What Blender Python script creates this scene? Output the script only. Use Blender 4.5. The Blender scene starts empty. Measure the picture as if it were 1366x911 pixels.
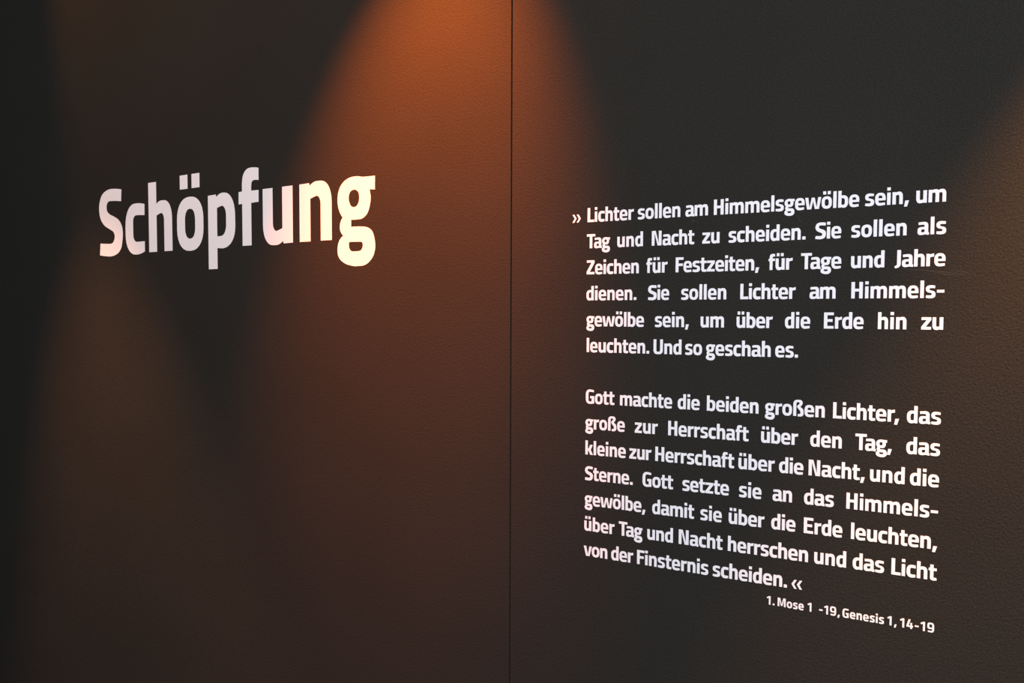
import bpy, math
from mathutils import Vector, Matrix
from mathutils.geometry import tessellate_polygon

C = bpy.context.scene.collection
sc = bpy.context.scene

# ------------------------------------------------------------------ camera
FOCAL_PX, PITCH, ROLL = 856.3, 0.038142, 0.004072
EYE = Vector((0.0, 0.0, 1.60))
cp, sp, cr, sr = math.cos(PITCH), math.sin(PITCH), math.cos(ROLL), math.sin(ROLL)
cam_data = bpy.data.cameras.new('camera')
cam_data.sensor_width = 36.0
cam_data.lens = FOCAL_PX / 1366.0 * 36.0
cam_data.clip_start = 0.02
cam = bpy.data.objects.new('camera', cam_data)
C.objects.link(cam)
# rows of (level -> camera) with x right, y down, z forward, then written in world axes
right = Vector((cr, -cp * sr, sp * sr))
down = Vector((sr, cp * cr, -sp * cr))
fwd = Vector((0.0, sp, cp))
W = lambda d: Vector((d.x, d.z, -d.y))
rw, uw, bw = W(right), -W(down), -W(fwd)
TURN = Matrix.Rotation(0.416283, 4, 'Z')       # turns the place so that the right panel runs along the x axis
cam.matrix_world = TURN @ Matrix(((rw.x, uw.x, bw.x, EYE.x), (rw.y, uw.y, bw.y, EYE.y), (rw.z, uw.z, bw.z, EYE.z), (0, 0, 0, 1)))
sc.camera = cam

# ------------------------------------------------------------------ colour management, world
sc.view_settings.view_transform = 'Standard'
sc.view_settings.look = 'None'
sc.view_settings.exposure = 0.0
sc.view_settings.gamma = 1.0
world = bpy.data.worlds.new('dark_exhibition_room')
world.use_nodes = True
world.node_tree.nodes['Background'].inputs[0].default_value = (0.94, 1.0, 1.06, 1)
world.node_tree.nodes['Background'].inputs[1].default_value = 0.37
sc.world = world

# ------------------------------------------------------------------ wall frames (seam of the two panels)
SEAM = Vector((-0.00257, 1.40, 1.60))
YAW_RIGHT, YAW_LEFT = -1.154513, -1.0949
def wall_matrix(yaw):
    r = math.atan2(-math.cos(yaw), -math.sin(yaw))
    return TURN @ Matrix.Translation(SEAM) @ Matrix.Rotation(r, 4, 'Z')
MR, ML = wall_matrix(YAW_RIGHT), wall_matrix(YAW_LEFT)     # local x runs to the right, z up from eye height, y into the wall

# ------------------------------------------------------------------ lamps of the room
def spot(name, M, u, v, out, aim_u, aim_v, aim_out, power, color, half_deg, blend, size=0.02):
    d = bpy.data.lights.new(name, 'SPOT')
    d.energy = power; d.color = color
    d.spot_size = math.radians(half_deg * 2); d.spot_blend = blend
    d.shadow_soft_size = size
    o = bpy.data.objects.new(name, d); C.objects.link(o)
    p = M @ Vector((u, -out, v)); q = M @ Vector((aim_u, -aim_out, aim_v))
    o.matrix_world = Matrix.Translation(p) @ (q - p).to_track_quat('-Z', 'Y').to_matrix().to_4x4()
    return o
spot('warm_spotlight', ML, -0.061, 1.327, 0.513, -0.271, 0.0, -0.179, 663, (1.0, 0.176, 0.005), 23.3, 0.95)
spot('warm_spotlight', ML, -1.738, 1.607, 0.525, -1.505, 0.0, 0.428, 715, (1.0, 0.365, 0.120), 19.6, 0.78)
spot('warm_spotlight', MR, 1.188, 1.100, 0.294, 1.048, 0.0, 0.078, 370, (1.0, 0.357, 0.070), 19.05, 0.84)
spot('warm_flood_light', ML, -1.684, 2.342, 0.696, -0.387, 0.0, -1.024, 142, (1.0, 0.345, 0.010), 30.6, 0.40)
ad = bpy.data.lights.new('neutral_lamp', 'POINT')
ad.energy = 273; ad.color = (1.0, 1.0, 1.0); ad.shadow_soft_size = 0.12
ao = bpy.data.objects.new('neutral_lamp', ad); C.objects.link(ao)
ao.location = MR @ Vector((1.449, -2.864, 0.600))

# ------------------------------------------------------------------ materials
def wall_material():
    m = bpy.data.materials.new('dark_textured_wall_paint'); m.use_nodes = True
    nt = m.node_tree; b = nt.nodes['Principled BSDF']
    tc = nt.nodes.new('ShaderNodeTexCoord')
    n1 = nt.nodes.new('ShaderNodeTexNoise'); n1.inputs['Scale'].default_value = 240; n1.inputs['Detail'].default_value = 3
    n1.inputs['Distortion'].default_value = 0.6
    n2 = nt.nodes.new('ShaderNodeTexNoise'); n2.inputs['Scale'].default_value = 3.2; n2.inputs['Detail'].default_value = 4
    for n in (n1, n2): nt.links.new(tc.outputs['Object'], n.inputs['Vector'])
    bp = nt.nodes.new('ShaderNodeBump'); bp.inputs['Strength'].default_value = 0.8; bp.inputs['Distance'].default_value = 0.0016
    nt.links.new(n1.outputs['Fac'], bp.inputs['Height'])
    cr_ = nt.nodes.new('ShaderNodeValToRGB')
    cr_.color_ramp.elements[0].position = 0.3; cr_.color_ramp.elements[0].color = (0.0250, 0.0243, 0.0228, 1)
    cr_.color_ramp.elements[1].position = 0.7; cr_.color_ramp.elements[1].color = (0.0274, 0.0261, 0.0242, 1)
    nt.links.new(n2.outputs['Fac'], cr_.inputs['Fac'])
    n3 = nt.nodes.new('ShaderNodeTexNoise'); n3.inputs['Scale'].default_value = 420; n3.inputs['Detail'].default_value = 2
    nt.links.new(tc.outputs['Object'], n3.inputs['Vector'])
    mr = nt.nodes.new('ShaderNodeMapRange')                      # fine flecks of the pile, lighter and darker
    mr.inputs['From Min'].default_value = 0.25; mr.inputs['From Max'].default_value = 0.75
    mr.inputs['To Min'].default_value = 0.68; mr.inputs['To Max'].default_value = 1.32
    nt.links.new(n3.outputs['Fac'], mr.inputs['Value'])
    vm = nt.nodes.new('ShaderNodeVectorMath'); vm.operation = 'SCALE'
    nt.links.new(cr_.outputs['Color'], vm.inputs[0]); nt.links.new(mr.outputs['Result'], vm.inputs['Scale'])
    nt.links.new(vm.outputs[0], b.inputs['Base Color'])
    nt.links.new(bp.outputs['Normal'], b.inputs['Normal'])
    b.inputs['Roughness'].default_value = 0.85
    b.inputs['Specular IOR Level'].default_value = 0.0
    return m
def plain(name, col, rough=0.6, spec=0.2, bump=0.0):
    m = bpy.data.materials.new(name); m.use_nodes = True
    nt = m.node_tree; b = nt.nodes['Principled BSDF']
    b.inputs['Base Color'].default_value = (*col, 1); b.inputs['Roughness'].default_value = rough
    b.inputs['Specular IOR Level'].default_value = spec
    if bump:
        tc = nt.nodes.new('ShaderNodeTexCoord')
        n1 = nt.nodes.new('ShaderNodeTexNoise'); n1.inputs['Scale'].default_value = 330; n1.inputs['Detail'].default_value = 3
        bp = nt.nodes.new('ShaderNodeBump'); bp.inputs['Strength'].default_value = bump; bp.inputs['Distance'].default_value = 0.0006
        nt.links.new(tc.outputs['Object'], n1.inputs['Vector'])
        nt.links.new(n1.outputs['Fac'], bp.inputs['Height']); nt.links.new(bp.outputs['Normal'], b.inputs['Normal'])
    return m
M_WALL = wall_material()
M_VINYL = plain('white_vinyl', (0.87, 0.88, 0.97), 0.6, 0.05, 0.10)
M_GAP = plain('black_backing', (0.004, 0.004, 0.004), 0.9, 0.02)
M_FLOOR = plain('dark_floor', (0.03, 0.028, 0.026), 0.5, 0.3)
M_SCUFF = plain('pale_scratch', (0.075, 0.07, 0.062), 0.8, 0.1)

def mesh_obj(name, verts, faces, mat, parent=None, M=None):
    me = bpy.data.meshes.new(name); me.from_pydata(verts, [], faces); me.materials.append(mat); me.update()
    o = bpy.data.objects.new(name, me); C.objects.link(o)
    if parent: o.parent = parent
    if M is not None: o.matrix_world = M
    return o

# ------------------------------------------------------------------ setting: two tall wall panels, strip behind the joint, floor
def panel(name, M, u0, u1, z0, z1, bevel_side):
    """a tall board with a small chamfer on the vertical edge at the joint (u0 or u1 given for bottom and top: the joint narrows a little)"""
    ub, ut = (u0 if bevel_side < 0 else u1)
    far = u1 if bevel_side < 0 else u0
    s = bevel_side; b = 0.0010; t = 0.022
    V = []
    for z, ue in ((z0, ub), (z1, ut)):
        V += [(far, 0, z), (ue - s * b, 0, z), (ue - s * b * 0.3, b * 0.3, z), (ue, b, z), (ue, t, z), (far, t, z)]
    F = [(i, (i + 1) % 6, (i + 1) % 6 + 6, i + 6) for i in range(6)] + [tuple(range(5, -1, -1)), tuple(range(6, 12))]
    if s < 0: F = [tuple(reversed(f)) for f in F]
    o = mesh_obj(name, V, F, M_WALL, None, M)
    o['kind'] = 'structure'
    return o
zb, zt = -1.60, 1.60
#   z of the picture's lower edge is about -0.77 at the joint, the upper edge about +0.68
wall_left = panel('wall_left', ML, -3.6, (-0.0006, -0.0026), zb, zt, 1)
wall_right = panel('wall_right', MR, (0.0008, 0.0012), 2.4, zb, zt, -1)
wall_left['label'] = 'dark textured wall panel carrying the big white heading'
wall_right['label'] = 'dark textured wall panel carrying the long white quotation'
st = mesh_obj('trim_1', [(-0.03, 0.0225, zb), (0.03, 0.0225, zb), (0.03, 0.0225, zt), (-0.03, 0.0225, zt),
                         (-0.03, 0.04, zb), (0.03, 0.04, zb), (0.03, 0.04, zt), (-0.03, 0.04, zt)],
              [(0, 1, 2, 3), (5, 4, 7, 6), (4, 0, 3, 7), (1, 5, 6, 2), (3, 2, 6, 7), (4, 5, 1, 0)], M_GAP, None, MR)
st['kind'] = 'structure'; st['label'] = 'black strip at the bottom of the narrow vertical joint'
fl = mesh_obj('floor', [(-6, -4, -0.04), (4, -4, -0.04), (4, 5, -0.04), (-6, 5, -0.04), (-6, -4, 0), (4, -4, 0), (4, 5, 0), (-6, 5, 0)],
              [(3, 2, 1, 0), (4, 5, 6, 7), (0, 1, 5, 4), (1, 2, 6, 5), (2, 3, 7, 6), (3, 0, 4, 7)], M_FLOOR)
fl['kind'] = 'structure'

# ------------------------------------------------------------------ the typeface, drawn by hand
# A contour is "x,y[,rin[,rout]] ...": a polygon whose corner is rounded from rin before it to rout after it (units per 1000 em),
# or, starting with "~", a smooth curve through its points with "c" marking the sharp ones.
K = 0.60
def contour(s):
    if s[0] == '~':
        pts = []
        for q in s[1:].split():
            c = q.endswith('c'); a = q.rstrip('c').split(',')
            pts.append((float(a[0]), float(a[1]), c))
        n = len(pts); out = []
        for i in range(n):
            p1, p2 = pts[i], pts[(i + 1) % n]
            out.append(p1[:2])
            p0 = pts[i - 1]; p3 = pts[(i + 2) % n]
            if p1[2] and p2[2]: continue
            a, b, c, d = (Vector(t[:2]) for t in (p0, p1, p2, p3))
            if p2[2]: d = 2 * c - b
            if p1[2]: a = 2 * b - c
            L = (c - b).length
            def tan(x, y, z):
                t = (z - x)
                return t.normalized() * L if t.length > 1e-6 else (z - y)
            t1 = (c - b) if p1[2] else tan(a, b, c)
            t2 = (c - b) if p2[2] else tan(b, c, d)
            if p1[2]: t1 = ((c - b) * 2 - t2)
            if p2[2]: t2 = ((c - b) * 2 - t1)
            for k in range(1, 5):
                t = k / 5; t_2 = t * t; t_3 = t_2 * t
                v = b * (2 * t_3 - 3 * t_2 + 1) + t1 * (t_3 - 2 * t_2 + t) + c * (-2 * t_3 + 3 * t_2) + t2 * (t_3 - t_2)
                out.append((v.x, v.y))
        return out
    pts = []
    for q in s.split():
        a = [float(t) for t in q.split(',')]
        pts.append((a[0], a[1], a[2] if len(a) > 2 else 0, a[3] if len(a) > 3 else (a[2] if len(a) > 2 else 0)))
    out = []; n = len(pts)
    for i in range(n):
        x, y, ri, ro = pts[i]; P = Vector((x, y))
        if not ri: out.append((x, y)); continue
        A = Vector(pts[i - 1][:2]); B = Vector(pts[(i + 1) % n][:2])
        a = P + (A - P).normalized() * ri; b = P + (B - P).normalized() * ro
        c1 = a.lerp(P, K); c2 = b.lerp(P, K)
        N = 7 if max(ri, ro) > 60 else 4
        for k in range(N + 1):
            t = k / N; s_ = 1 - t
            v = a * s_ ** 3 + c1 * 3 * s_ * s_ * t + c2 * 3 * s_ * t * t + b * t ** 3
            out.append((v.x, v.y))
    return out
flipx = lambda P, w: [[(w - x, y) for x, y in c] for c in P]
def move(P, dx, dy=0): return [[(x + dx, y + dy) for x, y in c] for c in P]
# glyph = (advance, [ [outer, hole, ...], ... ])
G = {}
def g(ch, adv, *groups):
    G[ch] = (adv, [[contour(c) if isinstance(c, str) else c for c in gr] for gr in groups])
box = lambda x0, x1, y0, y1: '%g,%g %g,%g %g,%g %g,%g' % (x0, y0, x1, y0, x1, y1, x0, y1)
O_OUT = '29,-13,180,215 29,513,215,180 420,513,180,215 420,-13,215,180'
O_IN = '149,106,68,105 149,396,105,68 300,396,68,105 300,106,105,68'
g('o', 449, [O_OUT, O_IN])
g('ö', 449, [O_OUT, O_IN], [box(80, 195, 594, 731)], [box(256, 371, 594, 731)])
N_ = '41,0 41,500 154,502 160,480 213,512,30 410,512,125,190 410,0 286,0 286,388,75,50 235,388,30 167,366 167,0'
g('n', 451, [N_])
g('h', 451, ['41,0 41,705 167,705 167,482 213,512,30 410,512,125,190 410,0 286,0 286,388,75,50 235,388,30 167,366 167,0'])
n_pts = contour(N_)
u_pts = [(451 - x, 500 - y) for x, y in n_pts]
g('u', 451, [u_pts])
g('ü', 451, [u_pts], [box(82, 194, 594, 731)], [box(250, 362, 594, 731)])
g('m', 682, ['41,0 41,500 152,502 158,480 208,512,30 345,512,35 383,470 440,512,30 641,512,120,180 641,0 517,0 517,388,75,45 460,388,30 403,366 403,0 279,0 279,388,75,45 225,388,30 165,366 165,0'])
P_OUT = '41,-202 41,500 152,504 158,480 212,513,30 415,513,150,230 415,-10,200,180 230,-10,40 165,-4 165,-202'
P_IN = '166,107 166,374 220,392,30 292,392,60,100 292,106,110,80'
g('p', 444, [P_OUT, P_IN])
B_OUT = contour('41,705 41,0 152,-3 158,18 212,-13,30 415,-13,150,230 415,510,200,180 230,510,40 165,503 165,705')
B_IN = contour('166,393 166,126 220,108,30 292,108,60,100 292,394,110,80')
g('b', 444, [B_OUT, B_IN])
g('d', 444, [[(444 - x, y) for x, y in B_OUT], [(444 - x, y) for x, y in B_IN]])
g('c', 372, ['352,498 262,514,45 28,514,165,235 28,-15,215,165 262,-15,45 346,11 346,117 240,116,40 157,116,60,80 157,392,65,60 235,392,40 349,384'])
g('e', 436, ['29,513,215,165 408,513,165,215 408,197 150,197 150,100,62,62 240,97,30 388,108 392,12 285,-14,60 29,-14,165,215', '151,290 151,402,62,62 288,402,62,62 288,290'])
g('a', 432, ['52,496 175,513,60 392,513,125,150 392,96,18 424,84 420,-6 372,-14,30 296,14,40 190,-14,60 26,-14,110,110 26,304,115,120 268,310 268,404,48,48 190,404,40 56,396',
             '268,216 150,208,38 150,90,38 205,90,30 268,108'])
g('s', 388, ['~352,492c 280,506 200,513 110,498 46,440 32,360 48,282 98,232 170,212 220,196 243,158 228,118 190,104 120,103 42,108c 34,10c 110,-8 195,-14 290,2 348,50 366,140 350,222 300,272 215,298 166,320 153,352 164,384 205,398 270,398 346,392c'])
g('r', 312, ['41,0 41,500 154,500 158,470 225,498,40 303,513 303,388 230,380,40 167,352 167,0'])
g('l', 212, [box(43, 169, 0, 705)])
g('i', 208, [box(41, 166, 0, 500)], [box(41, 166, 585, 712)])
g('t', 318, ['20,500 71,500 71,640 191,640 191,500 300,500 300,390 191,390 191,106,35,35 240,101,20 297,106 306,10 225,-13,50 71,-13,120,100 71,390 20,390'])
g('f', 299, ['~286,697c 200,709 136,701 90,659 72,600 70,502c 23,499c 22,387c 69,387c 69,0c 187,0c 187,388c 283,391c 284,498c 190,499c 190,548 200,581 226,592 286,587c'])
g('g', 440, ['~428,497c 358,498 296,500c 223,511 148,502 84,467 45,412 29,339 36,273 55,222 85,182c 62,147 53,106 61,64 91,29c 47,-9 28,-62 29,-125 57,-172 115,-208 190,-228 225,-231 327,-222 396,-170 424,-110 428,-52 410,26 387,61 346,84 294,93 175,98c 176,157c 242,155 294,160 336,186 362,224 380,287 383,335 370,393c 427,386c',
             '~209,404 174,393 156,370 150,334 160,293 179,268 207,259 237,268 258,297 264,334 259,370 241,393', '172,-27,25 150,-27,12 150,-108,50,45 300,-108,45,50 300,-31,25'])
g('k', 436, ['41,0 41,705 165,705 165,302 208,302 285,500 420,500 318,252 432,0 292,0 208,194 165,194 165,0'])
g('z', 400, ['32,500 372,500 372,392 182,110 372,110 372,0 28,0 28,108 218,390 32,390'])
g('v', 432, ['8,500 136,500 214,108 228,108 302,500 428,500 312,0 128,0'])
g('w', 646, ['10,500 132,500 180,108 192,108 266,492 382,492 456,108 468,108 516,500 636,500 556,0 392,0 324,335 256,0 90,0'])
g('ß', 486, ['41,0 41,716,190,160 415,716,130,130 415,520,60,60 320,418,25,25 456,300,80,80 456,-13,140,130 225,-13 228,92 333,95,45,45 333,210,40,40 196,390,35,35 196,450,30,30 294,545,25,25 294,612,50,55 165,612,55,60 165,0'])
g('S', 470, ['~440,679c 306,697 201,694 102,652 50,566 42,471 69,384 135,316 239,267 291,238 310,190 288,139 261,122 226,118 53,129c 40,3c 124,-9 248,-16 353,8 415,59 440,131 451,224 435,298 382,363 296,406 227,433 184,468 174,519 196,560 241,572 431,556c'])
g('H', 530, ['52,0 52,692 184,692 184,408 346,408 346,692 478,692 478,0 346,0 346,292 184,292 184,0'])
g('L', 402, ['52,0 52,692 184,692 184,117 392,117 392,0'])
g('T', 452, ['14,692 440,692 440,575 293,575 293,0 161,0 161,575 14,575'])
g('N', 562, ['52,0 52,692 236,692 372,148 380,148 380,692 510,692 510,0 330,0 190,548 182,548 182,0'])
g('Z', 450, ['34,692 424,692 424,562 186,117 424,117 424,0 26,0 26,128 268,575 34,575'])
g('F', 424, ['52,0 52,692 412,692 412,576 184,576 184,404 378,404 378,288 184,288 184,0'])
g('E', 462, ['52,0 52,692 428,692 428,576 184,576 184,405 384,405 384,291 184,291 184,116 428,116 428,0'])
g('J', 268, ['92,692 226,692 226,10,120,110 110,-35,40 24,-58 2,30 60,58,25 92,80,30'])
g('G', 508, ['452,672 330,704,80 34,704,190,260 34,-13,260,180 320,-13,80 466,14 466,378 262,378 262,264 336,264 336,108 270,102,30 170,102,70,110 170,590,110,80 330,590,60 446,570'])
g('U', 536, ['48,692 48,-13,190,160 488,-13,160,190 488,692 358,692 358,102,90,60 180,102,60,90 180,692'])
g('M', 690, ['48,0 48,692 232,692 340,210 350,210 458,692 642,692 642,0 514,0 514,530 506,530 402,60 288,60 184,530 176,530 176,0'])
g('1', 380, ['190,692 312,692 312,0 184,0 184,548 74,478 22,572'])
g('9', 490, ['70,108 66,4 190,-13,60 458,-13,160,250 458,705,230,150 30,705,150,170 30,232,160,150 220,232,40 332,262 332,98,80,70 220,98,60', '158,590,55,60 158,344,60,60 250,340,30 332,356 332,590,60,55'][:2])
g('4', 470, ['148,692 282,692 166,238 268,238 268,440 388,440 388,238 446,238 446,126 388,126 388,0 268,0 268,126 22,126 22,222'])
g('.', 214, [box(42, 174, 0, 134)])
g(',', 222, ['66,134 198,134 132,-112 26,-112'])
g('-', 320, [box(34, 286, 212, 322)])
c0 = contour('20,410 118,410 234,212 118,14 20,14 132,212')
g('»', 490, [c0], [[(x + 218, y) for x, y in c0]])
g('«', 490, [[(490 - x, y) for x, y in c0]], [[(272 - x, y) for x, y in c0]])
KERN = {('T', 'a'): -58, ('F', 'e'): -12, ('r', ','): -30}

def ink(ch):
    xs = [x for gr in G[ch][1] for x, y in gr[0]]
    return min(xs), max(xs)

MESH = {}
def glyph_mesh(ch, em, thick=0.0004):
    """thin cut-out letter: front face, sides and back, y from -thick (front) to 0 (on the wall)"""
    if (ch, em) in MESH: return MESH[(ch, em)]
    V, F = [], []
    for gr in G[ch][1]:
        cont = [[Vector((x, y, 0)) for x, y in c] for c in gr]
        tris = tessellate_polygon(cont)
        flat = [p_ for c in cont for p_ in c]; n = len(flat); b0 = len(V)
        V += [(p_.x * em / 1000, -thick, p_.y * em / 1000) for p_ in flat]
        V += [(p_.x * em / 1000, 0, p_.y * em / 1000) for p_ in flat]
        for t in tris:
            a, b, c = (flat[i] for i in t)
            if (b - a).cross(c - a).z < 0: t = (t[0], t[2], t[1])
            F.append(tuple(b0 + i for i in t)); F.append(tuple(b0 + n + i for i in reversed(t)))
        k = 0
        for ci, c in enumerate(cont):
            m = len(c)
            area = sum(c[i].x * c[(i + 1) % m].y - c[(i + 1) % m].x * c[i].y for i in range(m))
            ccw = (area > 0) == (ci == 0)
            for i in range(m):
                i0, i1 = b0 + k + i, b0 + k + (i + 1) % m
                F.append((i0, i0 + n, i1 + n, i1) if ccw else (i1, i1 + n, i0 + n, i0))
            k += m
    me = bpy.data.meshes.new('letter'); me.from_pydata(V, [], F); me.materials.append(M_VINYL); me.update()
    MESH[(ch, em)] = me
    return me

def empty(name, parent=None, M=None, loc=None):
    o = bpy.data.objects.new(name, None); o.empty_display_size = 0.02; C.objects.link(o)
    if parent: o.parent = parent
    if M is not None: o.matrix_world = M
    if loc is not None: o.location = loc
    return o
NAMES = {'.': 'full_stop', ',': 'comma', '-': 'hyphen', '»': 'quotation_mark', '«': 'quotation_mark', '1': 'digit', '4': 'digit', '9': 'digit'}
def letter(ch, parent, x, em):
    o = bpy.data.objects.new(NAMES.get(ch, 'letter'), glyph_mesh(ch, em)); C.objects.link(o)
    o.parent = parent; o.location = (x, 0, 0)
    return o
def set_word(text, parent, u0, u1, v, em):
    """letters of one word from u0 to u1 (ink edges) on the baseline v, at an even tracking"""
    adv = [0.0]
    for a, b in zip(text, text[1:]): adv.append(adv[-1] + G[a][0] + KERN.get((a, b), 0))
    l, r = ink(text[0])[0], adv[-1] + ink(text[-1])[1]
    nat = (r - l) * em / 1000; n = len(text)
    tr = (u1 - u0 - nat) / (n - 1) if n > 1 else 0
    tr = max(min(tr, 0.07 * em), -0.05 * em)
    x0 = (u0 + u1) / 2 - (nat + tr * (n - 1)) / 2 - l * em / 1000
    w = empty('word', parent, loc=(u0, 0, v))
    for i, ch in enumerate(text):
        letter(ch, w, x0 - u0 + adv[i] * em / 1000 + tr * i, em)
    return w

# ------------------------------------------------------------------ heading on the left panel
def lettering(name, label, M, u, v):
    o = empty(name, M=M @ Matrix.Translation((u, 0, v)))
    o['label'] = label; o['category'] = 'lettering'
    return o
HEAD_EM = 0.21242 * 0.7 / 0.5
HU, HV = -1.75245 * 0.7, 0.276 * 0.7
head = lettering('heading_lettering', 'very large white heading word lit warm by the spotlight on the dark wall panel', ML, HU, HV)
for ch, left in zip('Schöpfung', (-911, -451, -61, 384, 845, 1269, 1584, 2036, 2468)):
    letter(ch, head, (left - ink(ch)[0]) * HEAD_EM / 1000, HEAD_EM)

# ------------------------------------------------------------------ quotation on the right panel
EM = 0.04165
LINES = [
 (0.1955, "»|0.1386|0.1581 Lichter|0.1719|0.2679 sollen|0.2760|0.3590 am|0.3688|0.4108 Himmelsgewölbe|0.4215|0.6655 sein,|0.6745|0.7403 um|0.7507|0.7934"),
 (0.1420, "Tag|0.1709|0.2197 und|0.2348|0.2869 Nacht|0.3044|0.3862 zu|0.4011|0.4327 scheiden.|0.4490|0.5813 Sie|0.5971|0.6386 sollen|0.6543|0.7380 als|0.7540|0.7948"),
 (0.0885, "Zeichen|0.1710|0.2792 für|0.2943|0.3358 Festzeiten,|0.3515|0.5040 für|0.5200|0.5606 Tage|0.5746|0.6398 und|0.6550|0.7062 Jahre|0.7213|0.7951"),
 (0.0351, "dienen.|0.1709|0.2750 Sie|0.2984|0.3398 sollen|0.3629|0.4466 Lichter|0.4716|0.5668 am|0.5899|0.6318 Himmels-|0.6566|0.7948"),
 (-0.0184, "gewölbe|0.1714|0.2908 sein,|0.3126|0.3783 um|0.4002|0.4433 über|0.4659|0.5288 die|0.5499|0.5919 Erde|0.6142|0.6768 hin|0.6987|0.7414 zu|0.7631|0.7946"),
 (-0.0719, "leuchten.|0.1724|0.3020 Und|0.3105|0.3649 so|0.3720|0.4037 geschah|0.4111|0.5266 es.|0.5344|0.5729"),
 (-0.1788, "Gott|0.1714|0.2324 machte|0.2438|0.3483 die|0.3592|0.4009 beiden|0.4143|0.5075 großen|0.5188|0.6189 Lichter,|0.6321|0.7344 das|0.7460|0.7954"),
 (-0.2323, "große|0.1710|0.2543 zur|0.2748|0.3208 Herrschaft|0.3413|0.4911 über|0.5128|0.5759 den|0.5962|0.6473 Tag,|0.6685|0.7248 das|0.7463|0.7954"),
 (-0.2858, "kleine|0.1715|0.2569 zur|0.2642|0.3087 Herrschaft|0.3166|0.4662 über|0.4736|0.5373 die|0.5449|0.5859 Nacht,|0.5945|0.6847 und|0.6927|0.7451 die|0.7530|0.7953"),
 (-0.3393, "Sterne.|0.1711|0.2718 Gott|0.2917|0.3526 setzte|0.3704|0.4574 sie|0.4757|0.5154 an|0.5348|0.5679 das|0.5881|0.6368 Himmels-|0.6567|0.7951"),
 (-0.3928, "gewölbe,|0.1709|0.2984 damit|0.3119|0.3937 sie|0.4054|0.4452 über|0.4578|0.5214 die|0.5334|0.5747 Erde|0.5886|0.6515 leuchten,|0.6652|0.7952"),
 (-0.4462, "über|0.1705|0.2352 Tag|0.2441|0.2927 und|0.3026|0.3535 Nacht|0.3647|0.4476 herrschen|0.4571|0.5968 und|0.6069|0.6587 das|0.6691|0.7179 Licht|0.7289|0.7960"),
 (-0.4997, "von|0.1698|0.2206 der|0.2288|0.2745 Finsternis|0.2824|0.4219 scheiden.|0.4301|0.5624 «|0.5695|0.5884"),
 (-0.5369, "1.|0.5281|0.5417 Mose|0.5471|0.5914 1|0.5967|0.6052 -19,|0.6169|0.6508 Genesis|0.6548|0.7199 1,|0.7247|0.7391 14-19|0.7438|0.7945"),
]
def block(name, label, rows, em):
    b = lettering(name, label, MR, 0.1716, rows[-1][0])
    for v, row in rows:
        for wtxt in row.split():
            t, a, c = wtxt.rsplit('|', 2)
            set_word(t, b, float(a) - 0.1716, float(c) - 0.1716, v - rows[-1][0], em)
    return b
block('paragraph_lettering', 'upper paragraph of six lines in small white letters on the dark panel', LINES[0:6], EM)
block('paragraph_lettering', 'lower paragraph of seven lines in small white letters on the dark panel', LINES[6:13], EM)
block('citation_lettering', 'tiny white line naming the source below the lower paragraph', LINES[13:14], 0.0232)

# ------------------------------------------------------------------ hairline scratches in the paint of the right panel
def scratch(pts, w=0.0004):
    V, F = [], []
    n = len(pts)
    for i, (u, v) in enumerate(pts):
        a = pts[max(i - 1, 0)]; b = pts[min(i + 1, n - 1)]
        t = Vector((b[0] - a[0], b[1] - a[1])).normalized(); ww = w * (0.25 + math.sin(math.pi * i / (n - 1)))
        V += [(u - t.y * ww / 2, -0.00006, v + t.x * ww / 2), (u + t.y * ww / 2, -0.00006, v - t.x * ww / 2)]
        V += [(u - t.y * ww / 2, 0.00002, v + t.x * ww / 2), (u + t.y * ww / 2, 0.00002, v - t.x * ww / 2)]
    for i in range(n - 1):
        a = i * 4; b = a + 4
        F += [(a, a + 1, b + 1, b), (a + 2, a, b, b + 2), (a + 1, a + 3, b + 3, b + 1)]
    o = mesh_obj('scratch', V, F, M_SCUFF, wall_right)
    return o
scratch([(0.7067, 0.0866), (0.7621, 0.0826), (0.7964, 0.0779), (0.8154, 0.0738), (0.8300, 0.0697)])
scratch([(0.7697, 0.0811), (0.7965, 0.0742), (0.8113, 0.0714)])
scratch([(0.8005, 0.0816), (0.8194, 0.0786), (0.8361, 0.0733)])
scratch([(0.3755, 0.1849), (0.3853, 0.1873), (0.3923, 0.1847)])
scratch([(0.3812, 0.1803), (0.3839, 0.1859), (0.3796, 0.1904)])
scratch([(0.5649, 0.1879), (0.5713, 0.1767), (0.5751, 0.1711)])
